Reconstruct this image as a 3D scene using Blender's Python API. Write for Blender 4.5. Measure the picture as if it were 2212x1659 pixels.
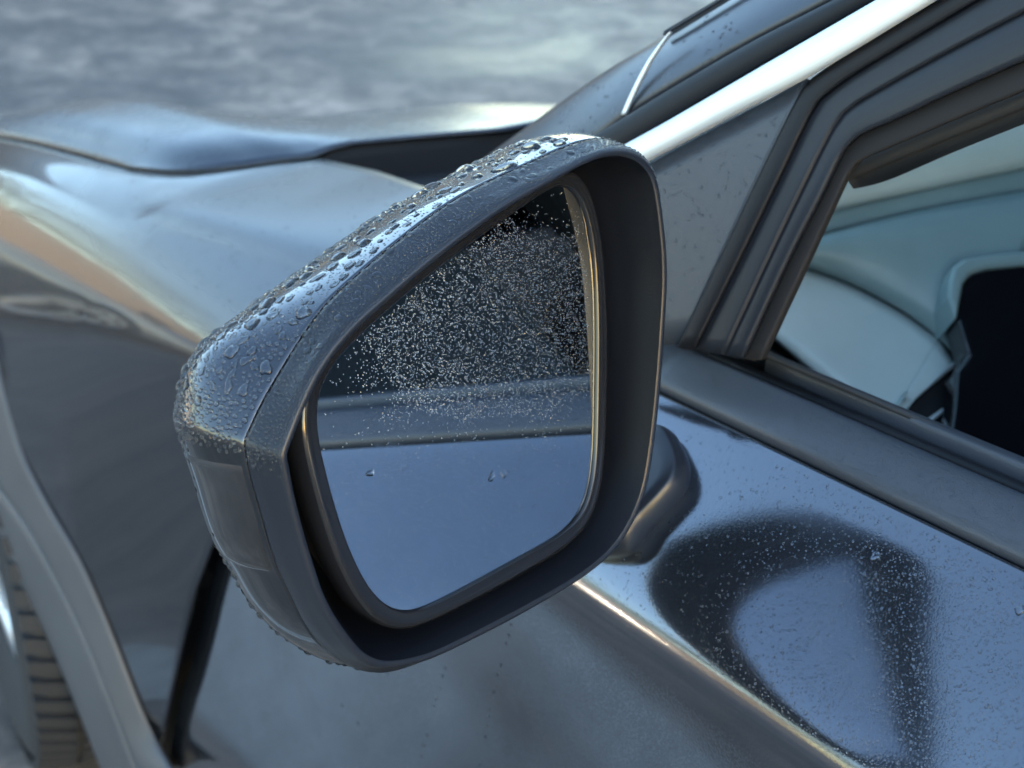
import bpy, math, random
import numpy as np
from mathutils import Vector, Matrix

for o in list(bpy.data.objects): bpy.data.objects.remove(o)
scene = bpy.context.scene
COL = scene.collection
rng = np.random.default_rng(7)
random.seed(7)

# ------------------------------------------------------------------ camera
PITCH, YAW = math.radians(26.3), math.radians(40.1)
CAM = np.array([-1.527, -0.508, 1.428])
FWD = np.array([math.sin(YAW)*math.cos(PITCH), math.cos(YAW)*math.cos(PITCH), -math.sin(PITCH)])
RIGHT = np.array([math.cos(YAW), -math.sin(YAW), 0.0])
UP = np.cross(RIGHT, FWD)
FPX = 3200.0                                   # focal length measured on a 2212 px wide survey of the place
cd = bpy.data.cameras.new('camera')
cam = bpy.data.objects.new('camera', cd); COL.objects.link(cam)
cam.matrix_world = Matrix(((RIGHT[0], UP[0], -FWD[0], CAM[0]), (RIGHT[1], UP[1], -FWD[1], CAM[1]),
                           (RIGHT[2], UP[2], -FWD[2], CAM[2]), (0, 0, 0, 1)))
cd.sensor_width = 36.0; cd.lens = 36.0*FPX/2212.0
cd.clip_start = 0.02; cd.clip_end = 2000
cd.dof.use_dof = True; cd.dof.focus_distance = 0.735; cd.dof.aperture_fstop = 10.0
scene.camera = cam

# ------------------------------------------------------------------ sky, sun, exposure
SUN_AZ, SUN_EL = math.radians(182), math.radians(10)      # azimuth from +Y towards +X
w = bpy.data.worlds.new('World'); scene.world = w; w.use_nodes = True
nt = w.node_tree; bg = nt.nodes['Background']
sky = nt.nodes.new('ShaderNodeTexSky'); sky.sky_type = 'NISHITA'; sky.sun_disc = False
sky.sun_elevation = SUN_EL; sky.sun_rotation = SUN_AZ
sky.air_density = 1.1; sky.dust_density = 0.6; sky.ozone_density = 1.5
nt.links.new(sky.outputs['Color'], bg.inputs['Color']); bg.inputs['Strength'].default_value = 0.15
sl = bpy.data.lights.new('sun', 'SUN'); sl.energy = 4.0; sl.angle = math.radians(0.6); sl.color = (1.0, 0.80, 0.58)
so = bpy.data.objects.new('sun', sl); COL.objects.link(so)
sd = Vector((math.sin(SUN_AZ)*math.cos(SUN_EL), math.cos(SUN_AZ)*math.cos(SUN_EL), math.sin(SUN_EL)))
so.rotation_euler = (-sd).to_track_quat('-Z', 'Y').to_euler(); so.location = (0, 0, 8)
vs = scene.view_settings
vs.view_transform = 'Standard'; vs.look = 'None'; vs.gamma = 1.0; vs.use_curve_mapping = False
vs.exposure = 2.85

# ------------------------------------------------------------------ survey helpers: a surveyed sight line meets a real surface
V3 = lambda *a: np.array(a, float)
def sight(u, v): return FWD + RIGHT*(u-1106)/FPX + UP*(829.5-v)/FPX
def onplane(u, v, pt, n):
    d = sight(u, v); t = np.dot(np.asarray(pt)-CAM, n)/np.dot(d, n); return CAM + d*t
def onx(u, v, x): return onplane(u, v, (x, 0, 0), V3(1, 0, 0))
def ony(u, v, y): return onplane(u, v, (0, y, 0), V3(0, 1, 0))
def onz(u, v, z): return onplane(u, v, (0, 0, z), V3(0, 0, 1))
def unit(a): a = np.asarray(a, float); return a/max(np.linalg.norm(a), 1e-12)

# ------------------------------------------------------------------ materials
def newmat(name):
    m = bpy.data.materials.new(name); m.use_nodes = True
    return m, m.node_tree, m.node_tree.nodes['Principled BSDF']
def setp(b, **k):
    for n, v in k.items():
        s = b.inputs[n.replace('_', ' ')]
        s.default_value = v if not isinstance(v, tuple) or len(v) == 4 else (*v, 1)
def noise(nt, scale, detail=4, rough=.5, coords='Object', dist=0.0, vec=None):
    tc = nt.nodes.new('ShaderNodeTexCoord'); n = nt.nodes.new('ShaderNodeTexNoise')
    n.inputs['Scale'].default_value = scale; n.inputs['Detail'].default_value = detail
    n.inputs['Roughness'].default_value = rough; n.inputs['Distortion'].default_value = dist
    if vec is None: nt.links.new(tc.outputs[coords], n.inputs['Vector'])
    else:
        mp = nt.nodes.new('ShaderNodeMapping'); mp.inputs['Scale'].default_value = vec
        nt.links.new(tc.outputs[coords], mp.inputs['Vector']); nt.links.new(mp.outputs['Vector'], n.inputs['Vector'])
    return n
def ramp(nt, src, stops):
    r = nt.nodes.new('ShaderNodeValToRGB'); e = r.color_ramp.elements
    while len(e) < len(stops): e.new(0.5)
    for el, (p, c) in zip(e, stops):
        el.position = p; el.color = (*c, 1) if isinstance(c, tuple) else (c, c, c, 1)
    nt.links.new(src, r.inputs['Fac']); return r
def bump(nt, b, h, strength, dist, sockets=('Normal',), prev=None):
    bp = nt.nodes.new('ShaderNodeBump'); bp.inputs['Strength'].default_value = strength; bp.inputs['Distance'].default_value = dist
    nt.links.new(h, bp.inputs['Height'])
    if prev: nt.links.new(prev.outputs['Normal'], bp.inputs['Normal'])
    for s in sockets: nt.links.new(bp.outputs['Normal'], b.inputs[s])
    return bp
def plain(name, col, rough=.5, metal=0.0, grain=0.0, gscale=900, coat=0.0, spec=.5, var=0.12, vscale=6):
    m, nt, b = newmat(name); setp(b, Roughness=rough, Metallic=metal)
    b.inputs['Coat Weight'].default_value = coat; b.inputs['Coat Roughness'].default_value = .05
    b.inputs['Specular IOR Level'].default_value = spec
    n = noise(nt, vscale, 5, .6)
    r = ramp(nt, n.outputs['Fac'], [(.3, tuple(c*(1-var) for c in col)), (.7, tuple(min(1, c*(1+var)) for c in col))])
    nt.links.new(r.outputs['Color'], b.inputs['Base Color'])
    if grain:
        g = noise(nt, gscale, 2, .5); bump(nt, b, g.outputs['Fac'], grain, .0005)
    return m
def film_paint(name, base, y_clear, y_film):
    """paint whose front stays clear while a film of dew dulls it towards the rear"""
    m = dewy_paint(name, base, haze=.04); nt = m.node_tree; b = nt.nodes['Principled BSDF']
    tc = nt.nodes.new('ShaderNodeTexCoord'); sp = nt.nodes.new('ShaderNodeSeparateXYZ'); nt.links.new(tc.outputs['Object'], sp.inputs[0])
    n = noise(nt, 7, 5, .65); ad = nt.nodes.new('ShaderNodeMath'); ad.operation = 'MULTIPLY_ADD'; ad.inputs[1].default_value = .35; nt.links.new(n.outputs['Fac'], ad.inputs[0]); nt.links.new(sp.outputs['Y'], ad.inputs[2])
    ge_ = nt.nodes.new('ShaderNodeNewGeometry'); sn = nt.nodes.new('ShaderNodeSeparateXYZ'); nt.links.new(ge_.outputs['Normal'], sn.inputs[0])
    up_ = nt.nodes.new('ShaderNodeMapRange'); up_.inputs['From Min'].default_value = .50; up_.inputs['From Max'].default_value = .72; nt.links.new(sn.outputs['Z'], up_.inputs['Value'])
    for sock, lo, hi in (('Coat Roughness', .02, .30), ('Roughness', .20, .42)):
        mr = nt.nodes.new('ShaderNodeMapRange'); mr.inputs['From Min'].default_value = y_clear+.17; mr.inputs['From Max'].default_value = y_film+.17
        nt.links.new(ad.outputs[0], mr.inputs['Value'])
        ml = nt.nodes.new('ShaderNodeMath'); ml.operation = 'MULTIPLY'; nt.links.new(mr.outputs['Result'], ml.inputs[0]); nt.links.new(up_.outputs['Result'], ml.inputs[1])
        mr = nt.nodes.new('ShaderNodeMapRange'); mr.inputs['To Min'].default_value = lo; mr.inputs['To Max'].default_value = hi; nt.links.new(ml.outputs[0], mr.inputs['Value'])
        for l in list(b.inputs[sock].links): nt.links.remove(l)
        nt.links.new(mr.outputs['Result'], b.inputs[sock])
    return m
def dewy_paint(name, base, dew=0.0, rough=.22, coat_rough=.02, metal=.85, haze=0.0):
    """metallic car paint under clear lacquer; dew = strength of the film of tiny beads"""
    m, nt, b = newmat(name); setp(b, Metallic=metal, Roughness=rough)
    b.inputs['Coat Weight'].default_value = 1.0
    n = noise(nt, 5, 5, .65)
    r = ramp(nt, n.outputs['Fac'], [(.3, tuple(c*.9 for c in base)), (.7, tuple(c*1.1 for c in base))])
    nt.links.new(r.outputs['Color'], b.inputs['Base Color'])
    if dew > 0:
        tc = nt.nodes.new('ShaderNodeTexCoord')
        hs = []
        for sc, thr in ((620, .62), (330, .42)):
            vo = nt.nodes.new('ShaderNodeTexVoronoi'); vo.inputs['Scale'].default_value = sc
            nt.links.new(tc.outputs['Object'], vo.inputs['Vector'])
            mr = nt.nodes.new('ShaderNodeMapRange'); mr.inputs['From Min'].default_value = thr; mr.inputs['From Max'].default_value = 0.05
            nt.links.new(vo.outputs['Distance'], mr.inputs['Value']); hs.append(mr)
        msk = noise(nt, 9, 3, .6); mk = ramp(nt, msk.outputs['Fac'], [(.36, .25), (.62, 1.0)])
        mx = nt.nodes.new('ShaderNodeMath'); mx.operation = 'MAXIMUM'
        nt.links.new(hs[0].outputs['Result'], mx.inputs[0]); nt.links.new(hs[1].outputs['Result'], mx.inputs[1])
        ml = nt.nodes.new('ShaderNodeMath'); ml.operation = 'MULTIPLY'
        nt.links.new(mx.outputs[0], ml.inputs[0]); nt.links.new(mk.outputs['Color'], ml.inputs[1])
        bump(nt, b, ml.outputs[0], dew, .0006, ('Coat Normal',))
        cr = nt.nodes.new('ShaderNodeMapRange'); cr.inputs['To Min'].default_value = coat_rough; cr.inputs['To Max'].default_value = coat_rough+.05
        nt.links.new(mk.outputs['Color'], cr.inputs['Value']); nt.links.new(cr.outputs['Result'], b.inputs['Coat Roughness'])
    else:
        n2 = noise(nt, 14, 6, .7)
        cr = nt.nodes.new('ShaderNodeMapRange'); cr.inputs['From Min'].default_value = .35; cr.inputs['From Max'].default_value = .75
        cr.inputs['To Min'].default_value = coat_rough; cr.inputs['To Max'].default_value = coat_rough+haze
        nt.links.new(n2.outputs['Fac'], cr.inputs['Value']); nt.links.new(cr.outputs['Result'], b.inputs['Coat Roughness'])
    return m

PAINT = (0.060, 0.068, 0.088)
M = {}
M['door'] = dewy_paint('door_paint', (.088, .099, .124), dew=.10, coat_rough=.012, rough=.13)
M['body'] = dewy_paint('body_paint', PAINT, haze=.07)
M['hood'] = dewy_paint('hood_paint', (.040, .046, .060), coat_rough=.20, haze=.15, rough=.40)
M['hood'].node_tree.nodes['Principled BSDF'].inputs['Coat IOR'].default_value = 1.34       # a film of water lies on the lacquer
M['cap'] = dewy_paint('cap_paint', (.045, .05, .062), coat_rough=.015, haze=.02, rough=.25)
M['trim'] = plain('satin_black_plastic', (.014, .017, .024), .38, grain=.12, spec=.28, gscale=1400)
M['trim_rough'] = plain('grained_black_plastic', (.040, .046, .058), .42, grain=.4, gscale=900)
M['cladding'] = plain('wheel_arch_plastic', (.060, .064, .073), .5, grain=.4, gscale=700)
M['recess'] = plain('matt_black_recess', (.005, .006, .009), .45, grain=.2, spec=.18)
M['rubber'] = plain('black_rubber', (.007, .008, .011), .5, spec=.25, grain=.2)
M['gloss_black'] = plain('gloss_black', (.012, .013, .016), .12)
M['gap'] = plain('shadow_gap', (.006, .006, .008), .8)
M['chrome'] = plain('brushed_silver', (.74, .76, .76), .5, metal=.8, grain=.05, var=.04)
M['tyre'] = plain('tyre_rubber', (.020, .0215, .025), .8, grain=.4, gscale=400)
M['rim'] = plain('silver_alloy', (.6, .62, .65), .3, metal=.9)
M['lens'] = plain('smoked_lens', (.022, .023, .027), .10, coat=.8, var=.5, vscale=40)
M['dash_top'] = plain('dash_soft_vinyl', (.20, .27, .27), .42, grain=.3)
M['dash_panel'] = plain('dash_satin_panel', (.50, .58, .57), .4, metal=.1)
M['dash_dark'] = plain('dash_dark_vinyl', (.02, .022, .026), .55, grain=.4)
M['seat'] = plain('seat_cloth', (.03, .03, .033), .85, grain=.5, gscale=500)
M['screen'] = plain('dark_screen', (.006, .006, .008), .08)

def m_mirror():
    m, nt, b = newmat('mirror_glass'); setp(b, Metallic=1.0, Roughness=.0)
    n = noise(nt, 30, 8, .75)
    r = ramp(nt, n.outputs['Fac'], [(.35, (.64, .71, .77)), (.7, (.68, .74, .79))]); nt.links.new(r.outputs['Color'], b.inputs['Base Color'])
    n2 = noise(nt, 60, 8, .8); r2 = ramp(nt, n2.outputs['Fac'], [(.45, .0), (.8, .10)])
    nt.links.new(r2.outputs['Color'], b.inputs['Roughness']); return m
M['mirror'] = m_mirror()
def m_glass(name, ior, col=(1, 1, 1), rough=0.0):
    m, nt, b = newmat(name); setp(b, Base_Color=col, Roughness=rough)
    b.inputs['Transmission Weight'].default_value = 1.0; b.inputs['IOR'].default_value = ior; return m
M['water'] = m_glass('water', 1.333)
def m_pane(name, tint):
    m = bpy.data.materials.new(name); m.use_nodes = True; nt = m.node_tree; nt.nodes.clear()
    out = nt.nodes.new('ShaderNodeOutputMaterial'); mix = nt.nodes.new('ShaderNodeMixShader')
    tr = nt.nodes.new('ShaderNodeBsdfTransparent'); gl = nt.nodes.new('ShaderNodeBsdfGlossy'); fr = nt.nodes.new('ShaderNodeFresnel')
    tr.inputs['Color'].default_value = (*tint, 1); gl.inputs['Roughness'].default_value = .02; fr.inputs['IOR'].default_value = 1.5
    nt.links.new(fr.outputs[0], mix.inputs[0]); nt.links.new(tr.outputs[0], mix.inputs[1]); nt.links.new(gl.outputs[0], mix.inputs[2])
    nt.links.new(mix.outputs[0], out.inputs['Surface']); return m
M['pane'] = m_pane('window_glass', (.82, .88, .87))
M['dark_pane'] = m_pane('tinted_glass', (.12, .13, .14))
def m_asphalt():
    m, nt, b = newmat('asphalt')
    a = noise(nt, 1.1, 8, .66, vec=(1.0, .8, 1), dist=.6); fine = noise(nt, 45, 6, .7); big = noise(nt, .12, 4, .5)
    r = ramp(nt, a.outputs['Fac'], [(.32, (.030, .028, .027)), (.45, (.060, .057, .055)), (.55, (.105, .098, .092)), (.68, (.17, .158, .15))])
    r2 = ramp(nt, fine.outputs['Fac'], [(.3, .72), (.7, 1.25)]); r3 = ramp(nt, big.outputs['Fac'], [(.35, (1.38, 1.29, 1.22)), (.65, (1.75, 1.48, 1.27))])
    mx = nt.nodes.new('ShaderNodeMix'); mx.data_type = 'RGBA'; mx.blend_type = 'MULTIPLY'; mx.inputs[0].default_value = 1
    nt.links.new(r.outputs['Color'], mx.inputs[6]); nt.links.new(r2.outputs['Color'], mx.inputs[7])
    m2 = nt.nodes.new('ShaderNodeMix'); m2.data_type = 'RGBA'; m2.blend_type = 'MULTIPLY'; m2.inputs[0].default_value = 1
    nt.links.new(mx.outputs[2], m2.inputs[6]); nt.links.new(r3.outputs['Color'], m2.inputs[7])
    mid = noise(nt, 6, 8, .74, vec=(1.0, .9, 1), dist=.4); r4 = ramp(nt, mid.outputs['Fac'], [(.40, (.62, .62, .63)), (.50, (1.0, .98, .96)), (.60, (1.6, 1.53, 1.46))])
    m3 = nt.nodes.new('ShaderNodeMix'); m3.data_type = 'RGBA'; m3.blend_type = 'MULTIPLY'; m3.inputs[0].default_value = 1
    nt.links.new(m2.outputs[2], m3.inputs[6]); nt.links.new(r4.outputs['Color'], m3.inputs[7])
    nt.links.new(m3.outputs[2], b.inputs['Base Color'])
    rr = ramp(nt, a.outputs['Fac'], [(.35, .32), (.6, .7)]); nt.links.new(rr.outputs['Color'], b.inputs['Roughness'])
    bump(nt, b, fine.outputs['Fac'], .5, .01); return m
M['asphalt'] = m_asphalt()

# ------------------------------------------------------------------ object helpers
def link(o, parent=None):
    COL.objects.link(o)
    if parent is not None: o.parent = parent
    return o
def tag(o, label=None, cat=None, group=None, kind=None):
    if label: o['label'] = label
    if cat: o['category'] = cat
    if group: o['group'] = group
    if kind: o['kind'] = kind
    return o
def empty(name, loc=(0, 0, 0)):
    o = bpy.data.objects.new(name, None); o.location = loc; o.empty_display_size = .1; return link(o)
def meshobj(name, verts, faces, mat, parent=None, smooth=True, origin=None):
    me = bpy.data.meshes.new(name)
    me.from_pydata([tuple(map(float, v)) for v in verts], [], faces); me.validate()
    me.materials.append(mat)
    if smooth: me.polygons.foreach_set('use_smooth', [True]*len(me.polygons))
    me.update()
    return link(bpy.data.objects.new(name, me), parent)
def grid(name, P, mat, parent=None, closed=False, thick=0.0, smooth=True, flip=False, out=None):
    P = np.asarray(P); n, m = P.shape[:2]
    if out is not None:
        nn = np.cross(P[:-1, 1:]-P[:-1, :-1], P[1:, :-1]-P[:-1, :-1]).reshape(-1, 3).sum(0); flip = float(nn @ np.asarray(out, float)) < 0
    f = []
    for i in range(n-1):
        for j in range(m if closed else m-1):
            k = (j+1) % m
            q = (i*m+j, i*m+k, (i+1)*m+k, (i+1)*m+j); f.append(q[::-1] if flip else q)
    o = meshobj(name, P.reshape(-1, 3), f, mat, parent, smooth)
    if thick:
        s = o.modifiers.new('thickness', 'SOLIDIFY'); s.thickness = thick; s.offset = -1
    return o
def catmull(P, n, closed=False):
    P = np.asarray(P, float); m = len(P)
    seg = m if closed else m-1
    out = []
    for k in range(n):
        t = k*seg/(n if closed else n-1); i = min(int(t), seg-1); f = t-i
        g = (lambda q: P[q % m]) if closed else (lambda q: P[min(max(q, 0), m-1)])
        a, b, c, d = g(i-1), g(i), g(i+1), g(i+2)
        out.append(.5*((2*b)+(-a+c)*f+(2*a-5*b+4*c-d)*f*f+(-a+3*b-3*c+d)*f**3))
    return np.array(out)
def resample(P, n):
    P = np.asarray(P, float); d = np.r_[0, np.cumsum(np.linalg.norm(np.diff(P, axis=0), axis=1))]
    s = np.linspace(0, d[-1], n); return np.c_[[np.interp(s, d, P[:, k]) for k in range(P.shape[1])]].T
def ruled(name, A, B, mat, parent, out, bulge=0.0, thick=.006, n=32, m=9, flat=.0):
    """panel between two edge curves, domed by bulge along out, with real thickness"""
    A = resample(catmull(A, 80), n); B = resample(catmull(B, 80), n); out = unit(out)
    t = np.linspace(0, 1, m); P = np.zeros((n, m, 3))
    for j, tt in enumerate(t):
        P[:, j] = A*(1-tt)+B*tt + out*bulge*(1-abs(2*tt-1)**2.4)
    return grid(name, P, mat, parent, thick=thick, out=out)
def box(name, c, s, mat, parent=None, bev=.01, rot=None):
    x, y, z = [k/2 for k in s]
    v = [(-x,-y,-z),(x,-y,-z),(x,y,-z),(-x,y,-z),(-x,-y,z),(x,-y,z),(x,y,z),(-x,y,z)]
    f = [(0,3,2,1),(4,5,6,7),(0,1,5,4),(1,2,6,5),(2,3,7,6),(3,0,4,7)]
    o = meshobj(name, v, f, mat, parent, False); o.location = c
    if rot: o.rotation_euler = rot
    if bev:
        b = o.modifiers.new('bevel', 'BEVEL'); b.width = bev; b.segments = 3
    return o
def prism(name, poly, d, mat, parent, bev=.002, smooth=False):
    """closed polygon (3D, planar) extruded by vector d"""
    n = len(poly); v = list(poly)+[np.asarray(p)+d for p in poly]
    f = [tuple(range(n))[::-1], tuple(range(n, 2*n))]+[(i, (i+1) % n, n+(i+1) % n, n+i) for i in range(n)]
    o = meshobj(name, v, f, mat, parent, smooth)
    import bmesh
    bm = bmesh.new(); bm.from_mesh(o.data); bmesh.ops.recalc_face_normals(bm, faces=bm.faces); bm.to_mesh(o.data); bm.free()
    if bev:
        b = o.modifiers.new('bevel', 'BEVEL'); b.width = bev; b.segments = 3; b.limit_method = 'ANGLE'
    return o

# ================================================================== GROUND AND SURROUNDINGS
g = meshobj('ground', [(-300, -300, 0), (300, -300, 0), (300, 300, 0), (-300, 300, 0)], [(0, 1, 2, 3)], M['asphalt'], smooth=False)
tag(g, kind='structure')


M['line_paint'] = plain('worn_white_paint', (.42, .42, .40), .7, var=.35, vscale=25)
for lx in (-1.42, 1.30, -4.1):
    L = meshobj('parking_line', [(lx-.05, -2.5, .004), (lx+.05, -2.5, .004), (lx+.05, 2.6, .004), (lx-.05, 2.6, .004)], [(0, 1, 2, 3)], M['line_paint'], g, False)
M['stucco'] = plain('tan_stucco', (.115, .103, .092), .85, grain=.6, gscale=60, vscale=.6)
M['pale_wall'] = plain('pale_grey_cladding', (.40, .42, .44), .8, grain=.3, gscale=40, vscale=.3)
M['roof_edge'] = plain('dark_parapet', (.12, .11, .11), .7)
M['win_dark'] = plain('dark_window_glass', (.02, .025, .03), .08)
def building(name, label, c, size, wallmat, rotz, nwin, wz=1.6):
    b = empty(name, (*c, 0)); b.rotation_euler.z = rotz; tag(b, label, 'building')
    lx, ly, h = size
    box('wall', (0, 0, h/2), (lx, ly, h), wallmat, b, .0)
    box('parapet', (0, 0, h+.12), (lx+.3, ly+.3, .24), M['roof_edge'], b, .03)
    for k in range(nwin):
        x = -lx/2+lx*(k+.5)/nwin
        w_ = box('window', (x, -ly/2-.01, wz), (1.6, .06, 1.2), M['roof_edge'], b, .01)
        box('pane', (0, -.035, 0), (1.44, .02, 1.04), M['win_dark'], w_, 0)
    d_ = box('door', (lx*.31, -ly/2-.012, 1.05), (1.0, .05, 2.1), M['roof_edge'], b, .01)
    box('handle', (.38, -.05, 0), (.03, .06, .18), M['rim'], d_, .008)
    return b
M['bark'] = plain('tree_bark', (.09, .07, .055), .9, vscale=4)
M['leaf'] = plain('autumn_foliage', (.075, .075, .035), .8, var=.4, vscale=1.2)
def tree(name, label, x, y, h, w_):
    t = empty(name, (x, y, 0)); tag(t, label, 'tree', 'added trees blocking the low sky')
    pts = []; fs = []
    for k in range(7):
        z = h*.62*k/6; r = (.16*(1-k/9))*h/7
        pts += [(r*math.cos(a)+.06*math.sin(k), r*math.sin(a), z) for a in np.linspace(0, 2*math.pi, 8, endpoint=False)]
    for k in range(6): fs += [(k*8+i, k*8+(i+1) % 8, k*8+8+(i+1) % 8, k*8+8+i) for i in range(8)]
    for b in range(6):
        a = rng.uniform(0, 6.28); z0 = h*rng.uniform(.3, .55); c = len(pts)
        d = V3(math.cos(a)*w_*.35, math.sin(a)*w_*.35, h*.28)
        for f, r in ((0, .06), (1, .02)):
            p = V3(0, 0, z0)+d*f; pts += [tuple(p+V3(r, 0, 0)), tuple(p+V3(-r*.5, r, 0)), tuple(p+V3(-r*.5, -r, 0))]
        fs += [(c, c+1, c+4, c+3), (c+1, c+2, c+5, c+4), (c+2, c, c+3, c+5)]
    meshobj('trunk', pts, fs, M['bark'], t)
    n = 2600; cl = rng.normal(size=(22, 3))*V3(.30*w_, .30*w_, .15*h)+V3(0, 0, h*.68); ci = rng.integers(22, size=n)
    P = cl[ci]+rng.normal(size=(n, 3))*V3(.085*w_, .085*w_, .05*h); P[:, 2] = np.clip(P[:, 2], h*.22, h)
    A = rng.normal(size=(n, 3)); A /= np.linalg.norm(A, axis=1)[:, None]; B = np.cross(A, rng.normal(size=(n, 3))); B /= np.linalg.norm(B, axis=1)[:, None]; s_ = rng.uniform(.10, .22, (n, 1))
    V_ = np.stack([P-A*s_, P+B*s_*.6, P+A*s_, P-B*s_*.6], 1).reshape(-1, 3)
    meshobj('crown', V_, [(4*i, 4*i+1, 4*i+2, 4*i+3) for i in range(n)], M['leaf'], t, False)
tl_ = [(-24, 38, 11.5, 7.5), (-18.5, 41, 12.5, 8), (-13, 42.5, 13, 8), (-31, 36, 11, 7), (-7.6, 44, 12.5, 7), (-38, 32, 11, 7)]  # unseen trees added to block bright low sky in the fender reflection
for (x, y, h, w_), q in zip(tl_, ['wide bushy tree added to block low sky, fourth from the gap', 'tall tree added to block low sky, third from the gap', 'tallest tree added behind the tan building to block low sky', 'bushy tree added to block low sky, fifth from the gap', 'slim tree added at the end of the tan building to block low sky', 'outermost added tree of the sky-blocking row, sixth from the gap']): tree('broadleaf_tree', q, x, y, h, w_)
building('low_building', 'long low tan stucco building with dark parapet mirrored in the fender', (-14, 34), (34, 8, 3.6), M['stucco'], math.radians(14), 9)
M['dark_wall'] = plain('dark_slate_cladding', (.085, .09, .10), .8, grain=.3, gscale=40, vscale=.3)  # kept dark so its reflection dims hood and fender
building('tall_building', 'dark flat-roofed building added ahead of the car to block low sky', (5.1, 22), (15, 8, 5.6), M['dark_wall'], math.radians(-2), 5, 3.0)  # unseen; added to keep bright low sky out of the hood reflections
building('rear_building', 'tall plain grey building added far behind the car to block the sun', (4, -64), (22, 8, 23), M['pale_wall'], math.radians(180), 8, 1.8)  # unseen; added to hold direct sun off the car and the dark building

# ================================================================== THE CAR
car = empty('car', (-.1, 0, 0)); CARLOC = V3(-.1, 0, 0)
tag(car, 'dark grey car with a dew-covered door and a beaded wet side mirror', 'car')
def cpart(o):            # keep world coordinates when parenting to the car's empty
    if o.parent is car: o.matrix_parent_inverse = Matrix.Translation((.1, 0, 0))
    return o
_link = link
def link(o, parent=None):
    _link(o, parent)
    if parent is car: cpart(o)
    return o

# ---- door: section (x, z) swept along y
def shear(y):                # the body narrows and the belt line falls towards the front
    y = np.asarray(y, float); return np.where(y > .15, .35+.16*(1-np.exp(-np.maximum(0, y-.15)/.16)), np.where(y > -.3, y+.2, -.1-.25*(1-np.exp(np.minimum(0, (y+.3)/.25)))))
def xoff(y): return .12*shear(y)
def zoff(y): return -.0815*shear(y)
DOOR = [(-.9325, 1.0185), (-.946, 1.0105), (-.966, .9955), (-.987, .9785), (-1.006, .961), (-1.021, .9455), (-1.0305, .932), (-1.034, .918), (-1.0335, .89),
        (-1.029, .82), (-1.026, .74), (-1.028, .63), (-1.036, .53), (-1.045, .45), (-1.047, .36)]
SEC = catmull(DOOR, 70)
_s0, _s1 = onx(480, 1250, -.955), onx(400, 1659, -.965)
def shut_y(z): return np.interp(z, [.25, _s1[2], _s0[2], .93, 1.05], [_s1[1]+.03, _s1[1], _s0[1], .43, .40])
def sweep_door(name, y0f, y1f, mat, n=40):
    P = []
    for (x, z) in SEC:
        ys = np.linspace(y0f(z), y1f(z), n); P.append(np.c_[x+xoff(ys), ys, z+zoff(ys)])
    return grid(name, np.array(P), mat, car, thick=.004, out=(-1, 0, .3))
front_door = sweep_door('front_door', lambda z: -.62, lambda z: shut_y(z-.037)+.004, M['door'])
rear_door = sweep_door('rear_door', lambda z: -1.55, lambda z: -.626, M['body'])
# rocker and dark voids behind the shut lines
def sweep(name, sec, ys, mat, parent, thick=.004, off=True):
    P = [np.c_[x+(xoff(ys) if off else 0*ys), ys, z+(zoff(ys) if off else 0*ys)] for x, z in sec]
    return grid(name, np.array(P), mat, parent, thick=thick, out=(-.6, 0, .8) if sec[0][1] > .9 else (-1, 0, 0))
sweep('rocker_panel', [(-1.0, .35), (-1.03, .34), (-1.035, .28), (-1.02, .2), (-.95, .19)], np.linspace(-1.6, .72, 24), M['cladding'], car)
sweep('door_jamb', [(-.90, .99), (-.965, .90), (-.985, .36)], np.linspace(-1.6, .46, 30), M['gap'], car)

# ---- belt: groove, moulding, seals (each its own strip)
YB = np.linspace(-1.50, .118, 60)
sweep('belt_groove', [(-.933, 1.010), (-.924, 1.008), (-.922, 1.018)], YB, M['gap'], front_door, thick=.002)
sweep('belt_molding', catmull([(-.9290, 1.0160), (-.9305, 1.0215), (-.928, 1.0265), (-.918, 1.0335), (-.908, 1.0385), (-.902, 1.0395), (-.899, 1.037), (-.898, 1.030)], 24), YB, M['trim_rough'], front_door, thick=.002)
sweep('belt_seal', catmull([(-.899, 1.030), (-.8975, 1.034), (-.894, 1.0355), (-.891, 1.033), (-.8905, 1.0275)], 14), np.linspace(-1.5, .10, 50), M['rubber'], front_door, thick=.002)
sweep('belt_seal', catmull([(-.8895, 1.026), (-.888, 1.0325), (-.884, 1.0345), (-.880, 1.032), (-.879, 1.024)], 14), np.linspace(-1.5, .09, 50), M['rubber'], front_door, thick=.002)
GLASS_TOP = sweep('window_edge_strip', catmull([(-.8785, 1.020), (-.8775, 1.0385), (-.874, 1.0415), (-.868, 1.0405), (-.866, 1.034), (-.866, 1.02)], 16), np.linspace(-1.5, .045, 50), M['trim_rough'], front_door, thick=.002)

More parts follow.
